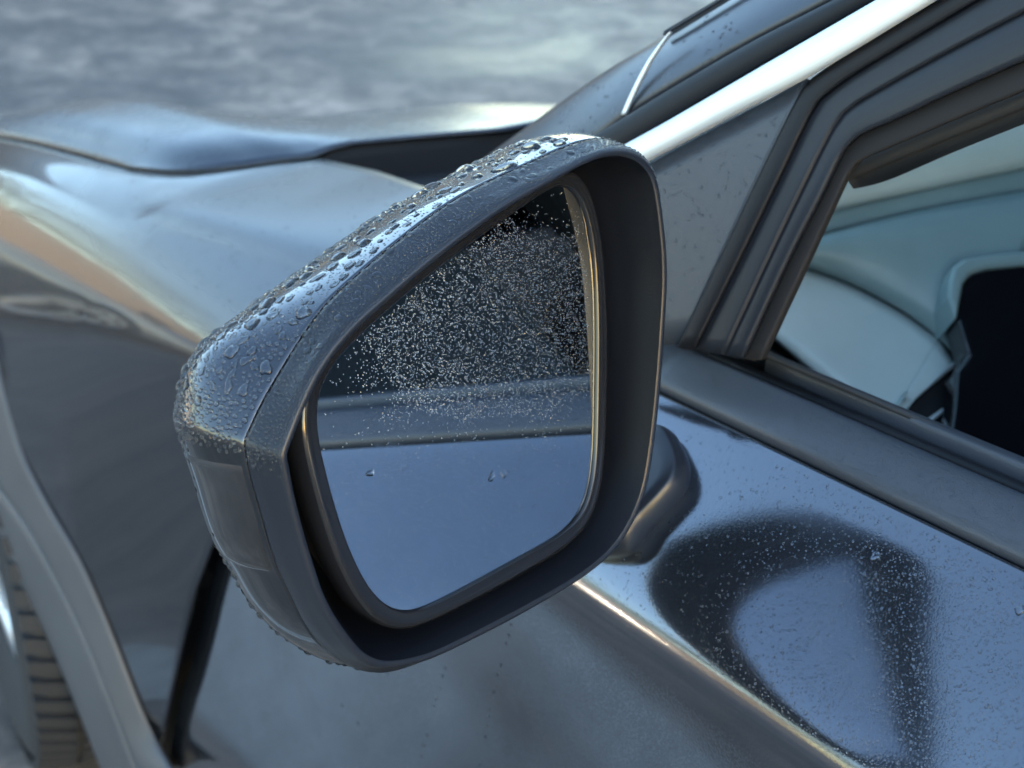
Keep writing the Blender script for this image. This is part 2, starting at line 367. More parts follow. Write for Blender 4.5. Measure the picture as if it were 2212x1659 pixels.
# ---- fender and hood, lofted across y
GZ = [(2.0, .70), (1.75, .785), (1.303, .878), (1.159, .899), (.974, .919), (.80, .945), (.60, .974), (.40, 1.000), (.30, 1.012)]
def gapz(y):
    a = sorted(GZ); return np.interp(y, [q[0] for q in a], [q[1] for q in a])
ysm = np.linspace(.36, 1.98, 90); gz = gapz(ysm)
for _ in range(60): gz = np.r_[gz[0], (gz[:-2]+2*gz[1:-1]+gz[2:])/4, gz[-1]]
gapz = lambda y: np.interp(y, ysm, gz)
GX = -.85
def x_in(y): return np.interp(y, [.40, .50, .62, .74, .785, .82, .87, .93], [-.80, -.775, -.742, -.730, -.765, -.822, -.848, -.853])     # inner edge of the fender top
def z_in(y): return np.interp(y, [.40, .50, .62, .74, .80, .85], [.014, .014, .008, .006, .002, 0])
STN = {.40: [(-.853, 0), (-.8805, .013), (-.914, .040), (-.937, .058), (-.957, .077), (-.974, .097), (-.982, .120), (-.979, .785), (-.980, .66), (-.990, .52), (-1.000, .36)],
       .70: [(-.853, 0), (-.877, .010), (-.906, .027), (-.931, .047), (-.953, .069), (-.970, .098), (-.981, .140), (-.991, .73), (-.996, .62), (-1.004, .50), (-1.014, .36)],
       1.0: [(-.853, 0), (-.875, .008), (-.898, .023), (-.920, .045), (-.941, .079), (-.964, .128), (-.987, .180), (-1.010, .665), (-1.022, .58), (-1.028, .48), (-1.032, .36)],
       1.3: [(-.853, 0), (-.873, .008), (-.895, .024), (-.917, .048), (-.938, .084), (-.960, .132), (-.983, .182), (-1.007, .635), (-1.022, .56), (-1.028, .47), (-1.032, .36)],
       1.92: [(-.83, 0), (-.848, .006), (-.866, .022), (-.885, .05), (-.905, .09), (-.925, .14), (-.940, .19), (-.955, .52), (-.965, .47), (-.97, .42), (-.97, .36)]}
FY = np.linspace(.40, 1.92, 90); st_y = sorted(STN)
CT = np.array([[[np.interp(y, st_y, [STN[q][i][c] for q in st_y]) for c in (0, 1)] for i in range(11)] for y in FY])
for _ in range(160): CT[1:-1] = (CT[:-2]+2*CT[1:-1]+CT[2:])/4
def arch_in(y):      # lower edge of the fender skin where the wheel opening cuts it
    d = abs(y-1.27); return .36+math.sqrt(max(0, .43**2-d*d)) if d < .43 else .36
P = []
for y, ct in zip(FY, CT):
    zg = gapz(y); pts = [(x, zg-d) if i < 7 else (x, d) for i, (x, d) in enumerate(ct)]; pts[0] = (float(x_in(y)), zg+float(z_in(y)))
    sec = catmull(pts, 160); lo = max(.362, arch_in(y)-.02)
    up = resample(sec[:97], 30)                               # gap edge down to the flank
    zs = np.linspace(up[-1, 1], min(lo, up[-1, 1]-.004), 14)[1:]
    dn = np.c_[np.interp(-zs, -sec[96:, 1], sec[96:, 0]), zs]
    P.append([(q[0], y, q[1]) for q in np.r_[up, dn]])
P = np.array(P); NJ = P.shape[1]
_y26 = FY[26]
for i in range(26):                                           # rear edge follows the shut line
    for j in range(NJ):
        f = i/26; P[i, j, 1] = (shut_y(P[0, j, 2])+.003)*(1-f)+_y26*f
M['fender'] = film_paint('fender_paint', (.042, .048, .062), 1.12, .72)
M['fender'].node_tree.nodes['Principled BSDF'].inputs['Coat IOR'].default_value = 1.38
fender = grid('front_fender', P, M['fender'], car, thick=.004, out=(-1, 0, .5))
# dark channel under the hood gap
Pg = np.array([[(x_in(y)-.006, y, gapz(y)+z_in(y)-.008), (x_in(y)+.006, y, gapz(y)+z_in(y)-.020), (x_in(y)+.030, y, gapz(y)+z_in(y)-.012)] for y in np.linspace(.77, 1.9, 60)])
grid('hood_channel', Pg, M['gap'], car, thick=.001)
# hood: height field between gap, ridge and crown lines; the rear corner sweeps round
def lin(tab):
    t = sorted(tab); yy = np.linspace(.4, 2.1, 120); zz = np.interp(yy, [q[0] for q in t], [q[1] for q in t])
    for _ in range(30): zz[1:-1] = (zz[:-2]+2*zz[1:-1]+zz[2:])/4
    return lambda y: np.interp(y, yy, zz)
RX = -.77
ridge = lin([(2.1, .46), (1.8, .66), (1.6, .775), (1.515, .820), (1.404, .868), (1.307, .901), (1.193, .929), (1.08, .946), (.954, .957), (.80, .964), (.65, .972), (.4, .98)])
crown = lin([(2.1, .46), (1.8, .61), (1.5, .75), (1.209, .853), (.985, .916), (.799, .962), (.65, .978), (.4, 1.0)])
hx = np.r_[np.linspace(-.8485, -.835, 4), np.linspace(-.83, -.72, 14), np.linspace(-.71, -.40, 20), np.linspace(-.37, .62, 18)]
def hood_z(x, y):
    zg = gapz(y); zr = ridge(y); zc = crown(y)
    tab = [(-.8485, zg-.003), (-.846, zg+.004), (-.836, zg+.012), (-.82, zg+.014+(zr-zg)*.35), (-.80, zg+.010+(zr-zg)*.68), (RX, zr+.004), (-.74, zr+.004), (-.65, .5*zr+.5*zc+.004), (-.55, .15*zr+.85*zc), (-.46, zc-.003), (-.35, zc-.022), (-.1, zc-.08), (.25, zc-.16), (.62, zc-.26)]
    c = catmull(tab, 140); o = np.argsort(c[:, 0]); return np.interp(x, c[o, 0], c[o, 1])
def rear_y(x): return np.interp(x, [-.8485, -.838, -.82, -.79, -.76, -.735, -.64, -.55, -.1, .62], [.93, .865, .828, .802, .785, .755, .705, .66, .60, .68])
P = np.zeros((60, len(hx), 3))
for j, x in enumerate(hx):
    P[:, j, 0] = x; P[:, j, 1] = rear_y(x)+.006+(1.95-rear_y(x))*np.linspace(0, 1, 60)**1.15
for i in range(60):
    for j, x in enumerate(hx): P[i, j, 2] = 0
yt = np.linspace(.58, 1.97, 80); HT = np.array([hood_z(hx, y) for y in yt])
for _ in range(4): HT[1:-1] = (HT[:-2]+2*HT[1:-1]+HT[2:])/4
for j in range(len(hx)): P[:, j, 2] = np.interp(P[:, j, 1], yt, HT[:, j])
for j, x in enumerate(hx):
    if x < -.70:
        ry = rear_y(x)+.006; tgt = gapz(ry)+z_in(ry)+.004; k_ = np.clip((-.70-x)/.03, 0, 1)
        d_ = (P[0, j, 2]-tgt)*k_
        P[:, j, 2] -= d_*np.exp(-((P[:, j, 1]-ry)/.045)**1.3)
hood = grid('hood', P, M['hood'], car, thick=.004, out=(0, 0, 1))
# cowl and windscreen base
_hr = P[0][14::4]
ruled('cowl_panel', [p+V3(0, .006, -.0045) for p in _hr], [p+V3(0, -.004, -.12) for p in _hr], M['gap'], car, (0, -1, 0), thick=.003)
cw = [onx(715, 329, -.805), onx(1110, 303, -.62)]
ruled('cowl_panel', [(-.70, .76, .93), (-.4, .68, .93), (.63, .66, .92)], [(-.72, .38, .965), (-.4, .36, .965), (.60, .36, .965)], M['gap'], car, (0, 0, 1), thick=.003)   # black plastic under the windscreen

# ---- greenhouse: pillar, trims and frames on the side plane (leans inwards with height)
GN = unit(V3(-1, 0, .35)); GP = V3(-.915, 0, 1.04)
def gh(u, v, d=0.0): return onplane(u, v, GP-GN*d, GN)
def ext(pts, t):             # carry a line on, past its last surveyed point
    a, b = pts[-2], pts[-1]; return pts+[b+(b-a)*t]
def ghl(L, d=0.0, e=0.0):
    p = [gh(u, v, d) for u, v in L]; return ext(p, e) if e else p
a_pillar = ruled('a_pillar', ghl([(1040, 345), (1100, 301), (1290, 165), (1440, 75), (1560, 0)], .055, 2.2), ghl([(1230, 360), (1345, 262), (1444, 197), (1620, 95), (1791, 7)], .03, 1.6), M['hood'], car, GN, bulge=.006, thick=.03)
ruled('pillar_molding', ghl([(1447, 68), (1406, 128), (1374, 190), (1349, 248)], .026), ghl([(1437, 78), (1398, 132), (1367, 190), (1341, 248)], .026), M['chrome'], a_pillar, GN, bulge=.0, thick=.003)
ruled('pillar_edge_molding', ghl([(1434, 72), (1560, -5), (1700, -95)], .042, 2), ghl([(1434, 77), (1562, 0), (1702, -90)], .042, 2), M['trim'], a_pillar, GN, bulge=.001, thick=.004)
ruled('pillar_seal', ghl([(1250, 310), (1345, 255), (1444, 194), (1620, 92), (1791, 4)], .022, 1.6), ghl([(1290, 370), (1350, 328), (1444, 268), (1640, 150), (1892, 6)], .022, 1.2), M['rubber'], car, GN, bulge=.004, thick=.012)
ruled('window_trim_strip', ghl([(1260, 365), (1350, 312), (1444, 260), (1640, 146), (1892, 0)], 0, 1.2), ghl([(1320, 400), (1400, 350), (1444, 327), (1600, 243), (1760, 160), (2025, 0)], 0, 1.0), M['chrome'], front_door, GN, bulge=.0035, thick=.008)
ruled('sail_panel', ghl([(1330, 398), (1444, 331), (1600, 247), (1742, 170)], .007), ghl([(1300, 700), (1380, 738), (1430, 745), (1470, 742)], .007), M['trim_rough'], front_door, GN, bulge=.001, thick=.006)
def ghband(name, A, B, d, mat, bulge=.002, thick=.006, ea=0, eb=0):
    return ruled(name, ghl(A, d, ea), ghl(B, d, eb), mat, front_door, GN, bulge, thick)
E0 = [(1462, 750), (1560, 547), (1640, 378), (1715, 225), (1742, 180), (1790, 143), (1900, 76), (2028, 2)]
E1 = [(1498, 756), (1600, 552), (1680, 388), (1752, 240), (1782, 205), (1835, 165), (1950, 95), (2100, 6)]
E2 = [(1560, 766), (1655, 562), (1735, 395), (1800, 268), (1832, 232), (1900, 190), (2040, 112), (2212, 22)]
E3 = [(1602, 774), (1700, 562), (1770, 425), (1822, 320), (1856, 290), (1920, 262), (2050, 200), (2212, 128)]
E4 = [(1642, 778), (1735, 578), (1800, 440), (1838, 362), (1866, 342), (1920, 318), (2050, 262), (2212, 194)]
ghband('window_channel', E0, E1, .005, M['rubber'], .0015, .006, 1.2, 1.2)
ghband('window_channel', E1, E2, .009, M['trim'], .0004, .008, 1.2, 1.2)
ghband('window_channel', E2, E3, .012, M['trim'], .0012, .008, 1.2, 1.2)
ghband('window_channel', E3, E4, .020, M['gap'], .001, .010, 1.2, 1.2)
ruled('pillar_inner_trim', ghl([(1815, 350), (1880, 330), (2020, 268), (2212, 188)], .055, 1.2), ghl([(1790, 408), (1840, 388), (2000, 322), (2150, 262), (2230, 228)], .055, 1.2), M['dash_dark'], car, GN, .004, .02)
# windscreen, roof and the far side, so the cabin is a cabin
ruled('windscreen', [(-.78, .36, 1.035), (-.1, .50, 1.045), (.58, .36, 1.035)], [(-.70, -.25, 1.50), (-.1, -.12, 1.53), (.50, -.25, 1.50)], M['pane'], car, (0, .7, .7), thick=.004)
ruled('roof', [(-.70, -.22, 1.50), (-.1, -.10, 1.535), (.50, -.22, 1.50)], [(-.68, -2.1, 1.50), (-.1, -2.2, 1.54), (.48, -2.1, 1.50)], M['body'], car, (0, 0, 1), thick=.03)
ruled('far_side', [(.61, -1.9, 1.08), (.66, -.5, 1.09), (.63, .5, 1.06)], [(.82, -1.9, .3), (.83, -.5, .3), (.82, .6, .3)], M['body'], car, (1, 0, .2), thick=.03)
ruled('far_pillar', [(.63, .45, 1.03), (.50, -.25, 1.5)], [(.65, .33, 1.03), (.52, -.33, 1.5)], M['dash_dark'], car, (1, 0, .3), thick=.04)
ruled('far_window_glass', [(.63, -1.9, 1.03), (.68, -.5, 1.04), (.655, .40, 1.03)], [(.47, -2.1, 1.52), (.47, -.6, 1.52), (.48, -.20, 1.52)], M['dark_pane'], car, (1, 0, .3), thick=.004)
ruled('floor_pan', [(-.95, -2.0, .30), (-.95, .75, .30)], [(.8, -2.0, .30), (.8, .75, .30)], M['gap'], car, (0, 0, 1), thick=.05)
ruled('firewall', [(-.90, .62, .32), (.75, .62, .32)], [(-.70, .55, .93), (.60, .55, .93)], M['gap'], car, (0, -1, 0), thick=.02)
ruled('rear_window_glass', [(-.893, -.66, 1.035), (-.893, -1.45, 1.035)], [(-.76, -.60, 1.42), (-.76, -1.30, 1.40)], M['dark_pane'], car, GN, thick=.004)
ruled('b_pillar', [(-.897, -.56, 1.035), (-.897, -.68, 1.035)], [(-.735, -.54, 1.49), (-.735, -.66, 1.49)], M['gloss_black'], car, GN, thick=.05)
ruled('rear_quarter', [(-.90, -1.55, 1.02), (-1.0, -1.55, .90), (-1.0, -1.55, .4)], [(-.85, -2.5, 1.0), (-.95, -2.55, .9), (-.93, -2.5, .4)], M['body'], car, (-1, 0, 0), thick=.004)
ruled('c_pillar', [(-.895, -1.45, 1.03), (-.85, -2.45, 1.0)], [(-.735, -1.30, 1.49), (-.72, -2.05, 1.49)], M['body'], car, GN, thick=.04)
ruled('tailgate', [(-.72, -2.08, 1.5), (.5, -2.08, 1.5)], [(-.93, -2.53, .4), (.75, -2.53, .4)], M['body'], car, (0, -1, .3), bulge=.08, thick=.03)
sweep('roof_rail_frame', [(-.725, 1.455), (-.735, 1.475), (-.72, 1.50), (-.70, 1.505)], np.linspace(-2.0, -.22, 20), M['gloss_black'], car, off=False)
def seat(x):
    s_ = ruled('seat', [(x-.24, .02, .62), (x+.24, .02, .62)], [(x-.24, -.52, .58), (x+.24, -.52, .58)], M['seat'], car, (0, 0, 1), .04, .12)
    ruled('seat_back', [(x-.24, -.48, .56), (x+.24, -.48, .56)], [(x-.22, -.80, 1.18), (x+.22, -.80, 1.18)], M['seat'], s_, (0, 1, .3), .05, .10)
    ruled('headrest', [(x-.12, -.80, 1.20), (x+.12, -.80, 1.20)], [(x-.11, -.84, 1.38), (x+.11, -.84, 1.38)], M['seat'], s_, (0, 1, .2), .03, .08)
seat(-.48); seat(.28)
sweep('door_inner_panel', [(-.862, 1.03), (-.835, 1.015), (-.825, .97), (-.83, .80), (-.86, .45)][::-1], np.linspace(-.6, .40, 20), M['dash_dark'], front_door, off=False)

# ---- dashboard
DN = unit(V3(-.30, -.55, .78)); DP = V3(-.55, .25, .95)
def db(u, v, d=0.0): return onplane(u, v, DP+DN*d, DN)
def dbl(L, d=0.0): return [db(u, v, d) for u, v in L]
dash = ruled('dashboard', dbl([(1660, 300), (1815, 235), (2000, 180), (2230, 150), (2500, 100)], -.02), dbl([(1600, 570), (1725, 575), (1900, 560), (2212, 560), (2500, 560)], -.02), M['dash_top'], car, DN, .012, .02)
def dpart(name, A, B, d, mat, bulge=.003, thick=.01): return ruled(name, dbl(A, d), dbl(B, d), mat, dash, DN, bulge, thick)
dpart('dash_ledge', [(1700, 415), (1815, 372), (2000, 300), (2260, 205)], [(1690, 500), (1790, 458), (2000, 408), (2260, 352)], .0, M['dash_panel'], .012)
dpart('dash_ledge', [(1690, 498), (1790, 456), (2000, 406), (2260, 350)], [(1690, 560), (1765, 510), (2000, 452), (2260, 405)], -.004, M['dash_top'], .002)
dpart('dash_pad', [(1640, 575), (1765, 512), (2000, 452), (2260, 405)], [(1725, 575), (1835, 612), (1950, 672), (2040, 740), (2090, 800)], .01, M['dash_top'], .02)
dpart('dash_end_panel', [(1640, 560), (1725, 578), (1833, 615), (1948, 676), (2032, 738)], [(1600, 690), (1655, 712), (1740, 780), (1835, 865), (1900, 935)], .006, M['dash_panel'], .004)
dpart('dash_end_panel', [(2030, 738), (2050, 765), (2062, 782)], [(1900, 935), (1925, 930), (1938, 900)], .0075, M['dash_panel'], .006)
dpart('air_vent', [(1938, 905), (1955, 880), (2064, 792)], [(1960, 960), (1990, 925), (2066, 868)], .004, M['gap'], .0)
dpart('vent_trim', [(1935, 912), (1936, 894), (1950, 872), (2062, 780)], [(1942, 914), (1943, 898), (1956, 880), (2066, 789)], .009, M['chrome'], .001, .004)
dpart('vent_blade', [(1975, 925), (2062, 864)], [(1982, 934), (2066, 872)], .009, M['chrome'], .001, .004)
dpart('dash_lower', [(1600, 720), (1740, 800), (1840, 880), (1940, 925), (2080, 860), (2300, 820)], [(1560, 900), (1700, 980), (1850, 1050), (1980, 1100), (2120, 1150), (2300, 1200)], -.01, M['dash_dark'], .002)
def dploy(name, L, d, mat, thick): return prism(name, dbl(L, d), -DN*thick, mat, dash, .004)
dploy('display_hood', [(2052, 605), (2060, 575), (2084, 556), (2125, 549), (2212, 540), (2420, 530), (2420, 560), (2212, 570), (2130, 578), (2098, 588), (2082, 610), (2075, 650), (2068, 690), (2050, 640)], .050, M['dash_top'], .05)
dploy('display_screen', [(2070, 690), (2074, 640), (2084, 606), (2102, 588), (2130, 578), (2212, 570), (2420, 560), (2420, 1010), (2212, 1030), (2050, 960), (2062, 880), (2068, 800), (2092, 762)], .046, M['screen'], .03)
# ---- wheel arch and wheel
arch_o = [(40, 960), (104, 1083), (174, 1204), (243, 1361), (312, 1534), (347, 1604), (380, 1680)]
arch_r = [(-40, 985), (21, 1083), (83, 1177), (187, 1385), (291, 1651), (310, 1700)]
arch_i = [(-90, 1130), (-20, 1215), (42, 1288), (75, 1325), (139, 1465), (208, 1638), (240, 1720)]
def arch3(L, x): return [onx(u, v, x) for u, v in L]
bpy.context.view_layer.update(); _dg = bpy.context.evaluated_depsgraph_get()
def arch_on(L, x):             # outer edge lies on the fender skin
    out = []
    for u, v in L:
        r = scene.ray_cast(_dg, Vector(CAM), Vector(unit(sight(u, v))))
        out.append(np.array(r[1])+V3(-.003, 0, 0) if r[0] and r[4].name.startswith('front_fender') else onx(u, v, x))
    return out
def skin_x(y, z):              # fender skin at a height (the section is carried on below the opening)
    i = int(np.clip(np.interp(y, FY, np.arange(len(FY))), 0, len(FY)-1)); zg = gapz(y)
    q = np.array([(x, zg-d) if k < 7 else (x, d) for k, (x, d) in enumerate(CT[i])]); return float(np.interp(-z, -q[:, 1], q[:, 0]))
def arch_top(r, dx):           # the rest of the wheel opening, out of view
    out = []
    for a in np.linspace(math.radians(0), math.radians(125), 10):
        c_, s_ = math.cos(a), math.sin(a); out.append(V3(skin_x(1.27+.425*c_, .36+.425*s_)-dx, 1.27+r*c_, .36+r*s_))
    return out
A = arch_top(.425, .003)+arch_on(arch_o, -1.012); R_ = arch_top(.40, .012)+arch3(arch_r, -1.024); I_ = arch_top(.365, .010)+arch3(arch_i, -1.021)
clad = ruled('wheel_arch_cladding', A, R_, M['cladding'], car, (-1, 0, 0), .002, .004, 70)
ruled('arch_lip', R_, I_, M['cladding'], clad, (-1, 0, 0), .004, .03, 70)
ruled('arch_liner', I_, [p+V3(.55, 0, 0) for p in I_], M['gap'], clad, (0, 0, -1), 0, .004, 70)
WC = V3(-.985, 1.28, .340)
def wheel(parent, c, R, W, name='front_wheel', tread=True, side=-1, tyre=None, steer=0.0):
    prof = [(.50, -.30), (.60, -.46), (.84, -.52), (.97, -.46), (1.0, -.30), (1.0, 0), (1.0, .30), (.97, .46), (.84, .52), (.60, .46), (.50, .30)]
    sec = catmull([(a*R, b*W) for a, b in prof], 40); n = 72
    Pt = np.array([[(c[0]+q[1], c[1]+q[0]*math.cos(t), c[2]+q[0]*math.sin(t)) for q in sec] for t in np.linspace(0, 2*math.pi, n+1)])
    t_ = grid(name, Pt, tyre or M['tyre'], parent, out=None)
    if tread:
        vs_, fs = [], []
        for k in range(66):
            for row, (x0, x1) in enumerate(((-.50, -.30), (-.26, -.04), (.0, .22), (.26, .50))):
                a0 = 2*math.pi*(k+.35*row)/66; a1 = a0+2*math.pi/66*.62; b = len(vs_)
                for rr in (R*.99, R*1.03):
                    for aa, xx in ((a0, x0), (a1, x0), (a1+.03, x1), (a0+.03, x1)):
                        r2 = rr-(.03*R if abs(xx) > .45 else 0); vs_.append((c[0]+xx*W, c[1]+r2*math.cos(aa), c[2]+r2*math.sin(aa)))
                fs += [(b, b+1, b+5, b+4), (b+1, b+2, b+6, b+5), (b+2, b+3, b+7, b+6), (b+3, b, b+4, b+7), (b+4, b+5, b+6, b+7)]
        tag(meshobj('tread_blocks', vs_, fs, M['tyre'], t_, False), kind='stuff')
    # rim: dished disc with five double spokes
    vs_, fs = [], []
    xo = c[0]+side*W*.40
    Pr = np.array([[(xo+dx*side, c[1]+r*R*math.cos(t), c[2]+r*R*math.sin(t)) for r, dx in ((.58, .0), (.555, .008), (.52, .006), (.50, -.02), (.49, -.09))] for t in np.linspace(0, 2*math.pi, 61)])
    grid('rim', Pr, M['rim'], t_, out=None, thick=.003)
    for k in range(5):
        for s_ in (-.16, .16):
            a = 2*math.pi*k/5+.2
            p0 = V3(xo+side*.004, c[1]+.10*R*math.cos(a+s_*2), c[2]+.10*R*math.sin(a+s_*2)); p1 = V3(xo+side*.002, c[1]+.525*R*math.cos(a+s_), c[2]+.525*R*math.sin(a+s_))
            q = unit(np.cross(p1-p0, V3(1, 0, 0)))*R*.042
            prism('spoke', [p0-q, p1-q*1.2, p1+q*1.2, p0+q], V3(-side*.02, 0, 0), M['rim'], t_, .003)
    Ph = [V3(xo+side*.006, c[1]+.15*R*math.cos(t), c[2]+.15*R*math.sin(t)) for t in np.linspace(0, 2*math.pi, 25)[:-1]]
    prism('hub_cap', Ph, V3(-side*.03, 0, 0), M['rim'], t_, .003)
    Pd = [V3(xo-side*.06, c[1]+.50*R*math.cos(t), c[2]+.50*R*math.sin(t)) for t in np.linspace(0, 2*math.pi, 41)[:-1]]
    prism('brake_disc', Pd, V3(-side*.01, 0, 0), M['gap'], t_, 0)
    if steer:
        mt = Matrix.Translation(Vector(c)) @ Matrix.Rotation(steer, 4, 'Z') @ Matrix.Translation(-Vector(c))
        for o in [t_]+list(t_.children): o.data.transform(mt)
    return t_
wheel(car, WC+V3(.130, .0, 0), .338, .235, steer=math.radians(-12))

# ================================================================== SIDE MIRROR
M0 = ony(1020, 890, 0.0)
LIP = [(620,985),(632,950),(660,880),(700,800),(760,722),(850,640),(960,548),(1080,460),(1200,390),(1260,357),(1310,338),(1355,338),(1392,358),(1415,400),(1430,500),(1436,600),(1430,720),(1420,850),(1405,980),(1385,1075),(1340,1165),(1270,1232),(1150,1305),(1000,1383),(920,1418),(850,1432),(805,1425),(765,1392),(710,1310),(670,1200),(640,1090),(624,1010)]
SEAM = [(1290,298),(1240,310),(1180,335),(1000,420),(860,520),(720,640),(660,715),(600,810),(560,880),(535,935),(527,960),(540,1030),(560,1100),(590,1205),(620,1270),(660,1350),(700,1400),(760,1440),(800,1447)]
SEAM_Y = .02
MNX, MNZ = .05, .13                                   # the rim leans: its top sits further forward
MN = unit(V3(MNX, -1, MNZ))
def onm(u, v, y): return onplane(u, v, M0+V3(0, y, 0), MN)
MC = np.array([M0[0]+.005, M0[2]-.015])
def pol(P): d = P-MC; return np.arctan2(d[:, 1], d[:, 0]), np.hypot(d[:, 0], d[:, 1])
lip2 = catmull(np.array([onm(u, v, 0)[[0, 2]] for u, v in LIP]), 320, True)
tl, rl = pol(lip2); o_ = np.argsort(tl); tl = tl[o_]; rl = rl[o_]
def lipr(q): return np.interp(q, np.r_[tl-2*math.pi, tl, tl+2*math.pi], np.r_[rl, rl, rl])
NT = 260
TH = np.linspace(-math.pi, math.pi, NT+1)[:-1]
RL = lipr(TH)
seam2 = catmull(np.array([onm(u, v, SEAM_Y)[[0, 2]] for u, v in SEAM]), 160)
ts, rs = pol(seam2); ang = np.degrees(ts) % 360; rat = rs/lipr(ts); o_ = np.argsort(ang)
RATIO = np.interp(np.degrees(TH) % 360, np.r_[0, ang[o_], 360], np.r_[1.06, rat[o_], 1.06])
for _ in range(3): RATIO = (np.roll(RATIO, 1)+2*RATIO+np.roll(RATIO, -1))/4
RS = RL*RATIO
def ring(R, y, dx=0.0, dz=0.0):
    x = MC[0]+dx+R*np.cos(TH); z = MC[1]+dz+R*np.sin(TH)
    return np.c_[x, y+MNX*(x-M0[0])+MNZ*(z-M0[2]), z]
# cap: the painted shell in front of the seam
CP = dict(Dp=.1141, b=.0633, k=2.523, dx=-.0141, dz=-.0163, q=.6022, c1=.0263, s1=-.0425, c2=.0434, s2=-.0135)
def cap_ring(t):
    b = CP['b']+CP['c1']*np.cos(TH)+CP['s1']*np.sin(TH)+CP['c2']*np.cos(2*TH)+CP['s2']*np.sin(2*TH)
    b = b+.1159*np.exp(-((((TH-2.6369)+math.pi) % (2*math.pi)-math.pi)/.2249)**2)          # fuller outboard shoulder
    sc = (1+b*math.sin(math.pi*t))*max(0, 1-t**CP['k'])**CP['q']
    return ring(RS*sc, SEAM_Y+.0008+CP['Dp']*t, CP['dx']*t, CP['dz']*t)
TS = np.r_[np.linspace(0, .12, 8), np.linspace(.14, .9, 40), np.linspace(.915, .999, 10)]
CAPG = np.array([cap_ring(t) for t in TS])
lead = ring(RS-.004, SEAM_Y+.0030); lead2 = ring(RS-.0008, SEAM_Y+.0007)
mirror = grid('side_mirror', np.r_[[lead, lead2], CAPG], M['cap'], car, closed=True, flip=True)
mirror['label'] = 'beaded dark grey side mirror with black surround'
# satin surround: recess wall, rolled lip, outer band up to the seam
b1 = lambda f, y: ring(RL+(RS-RL)*f, y)
TRIMG = np.array([ring(RL-.020, .050), ring(RL-.012, .044), ring(RL-.0055, .022), ring(RL-.003, .010), ring(RL-.0018, .0045), ring(RL-.0006, .0012), ring(RL+.0012, .0), ring(RL+.003, .0009),
                  ring(RL+.0042, .003), ring(np.minimum(RL+.005, RS-.0005), .0055), b1(.75, .0095), b1(.90, .014), b1(.97, .0175), b1(1.0, .0192), ring(RS-.0006, .0198), ring(RS-.0045, .0205)])
M['surround'] = plain('satin_graphite_plastic', (.015, .019, .028), .30, grain=.10, gscale=1400, spec=.38)
surround = grid('surround', TRIMG[5:], M['surround'], mirror, closed=True)
grid('recess_wall', TRIMG[:6], M['recess'], mirror, closed=True)
grid('recess_floor', np.array([ring(RL*.02, .050), ring(RL-.019, .0498)]), M['gap'], mirror, closed=True)
# glass: flat, aimed back along the door and slightly up
GA, GB = math.radians(7), math.radians(11.5)
GNM = V3(math.sin(GA)*math.cos(GB), -math.cos(GA)*math.cos(GB), math.sin(GB)); GP0 = ony(1020, 890, .018)
def gl(u, v, d=0.0): return onplane(u, v, GP0+GNM*d, GNM)
GLASS = [(1228,392),(1262,455),(1279,560),(1285,700),(1283,900),(1280,1000),(1268,1080),(1245,1125),(1200,1160),(1100,1215),(1000,1270),(900,1320),(868,1327),(830,1310),(790,1268),(740,1160),(702,1030),(685,960),(674,890),(685,830),(740,755),(850,655),(960,565),(1080,478),(1180,408)]
ge = catmull(np.array([gl(u, v) for u, v in GLASS]), 400, True); ge = resample(np.r_[ge, ge[:1]], 161)[:-1]
for _ in range(14): ge = (np.roll(ge, 1, 0)+2*ge+np.roll(ge, -1, 0))/4
gc = ge.mean(0)
GE1 = unit(np.cross(V3(0, 0, 1), -GNM)); GE1 = GE1 if GE1[0] > 0 else -GE1; GE2 = np.cross(GNM, GE1); GE2 = GE2 if GE2[2] > 0 else -GE2
glass = grid('mirror_glass', np.array([gc+(ge-gc)*f for f in (.001, .35, .7, .95, 1.0)]), M['mirror'], mirror, closed=True, out=GNM)
def gring(k, d): 
    dirs = (ge-gc); L = np.linalg.norm(dirs, axis=1, keepdims=True); return gc+dirs*(1+k/L)+GNM*d
FR = np.array([gring(-.0002, .0003), gring(.0002, .0018), gring(.0016, .0026), gring(.0034, .0016), gring(.0050, .0024), gring(.0075, .0026), gring(.0095, .0010), gring(.0100, -.012), gring(.0060, -.018)])
grid('glass_frame', FR, M['gloss_black'], mirror, closed=True)
# turn signal let into the outer end of the cap
def capS(th, t):            # point on the cap
    it = np.interp(t, TS, np.arange(len(TS))); i = min(int(it), len(TS)-2); f = it-i
    jt = ((th+math.pi)/(2*math.pi)*NT) % NT; j = int(jt); g_ = jt-j; k = (j+1) % NT
    return (CAPG[i, j]*(1-g_)+CAPG[i, k]*g_)*(1-f)+(CAPG[i+1, j]*(1-g_)+CAPG[i+1, k]*g_)*f
def capN(th, t, e=.004):
    a = capS(th+e, t)-capS(th-e, t); b = capS(th, min(t+e, .99))-capS(th, max(t-e, 0)); n = unit(np.cross(a, b))
    c = capS(th, t); return n if n @ (c-np.array([MC[0], .05, MC[1]])) > 0 else -n
Pl = []
for s in np.linspace(0, 1, 24):
    row = []
    for t in np.linspace(.012, .66, 26):
        th = math.radians(170+3*t+s*(199-171-2*t)); p = capS(th, t); n = capN(th, t)
        edge = min(s, 1-s)*24
        row.append(p+n*(.0007 if 0 < s < 1 and t > .013 else -.0006))
    Pl.append(row)
grid('turn_signal', np.array(Pl), M['lens'], mirror)
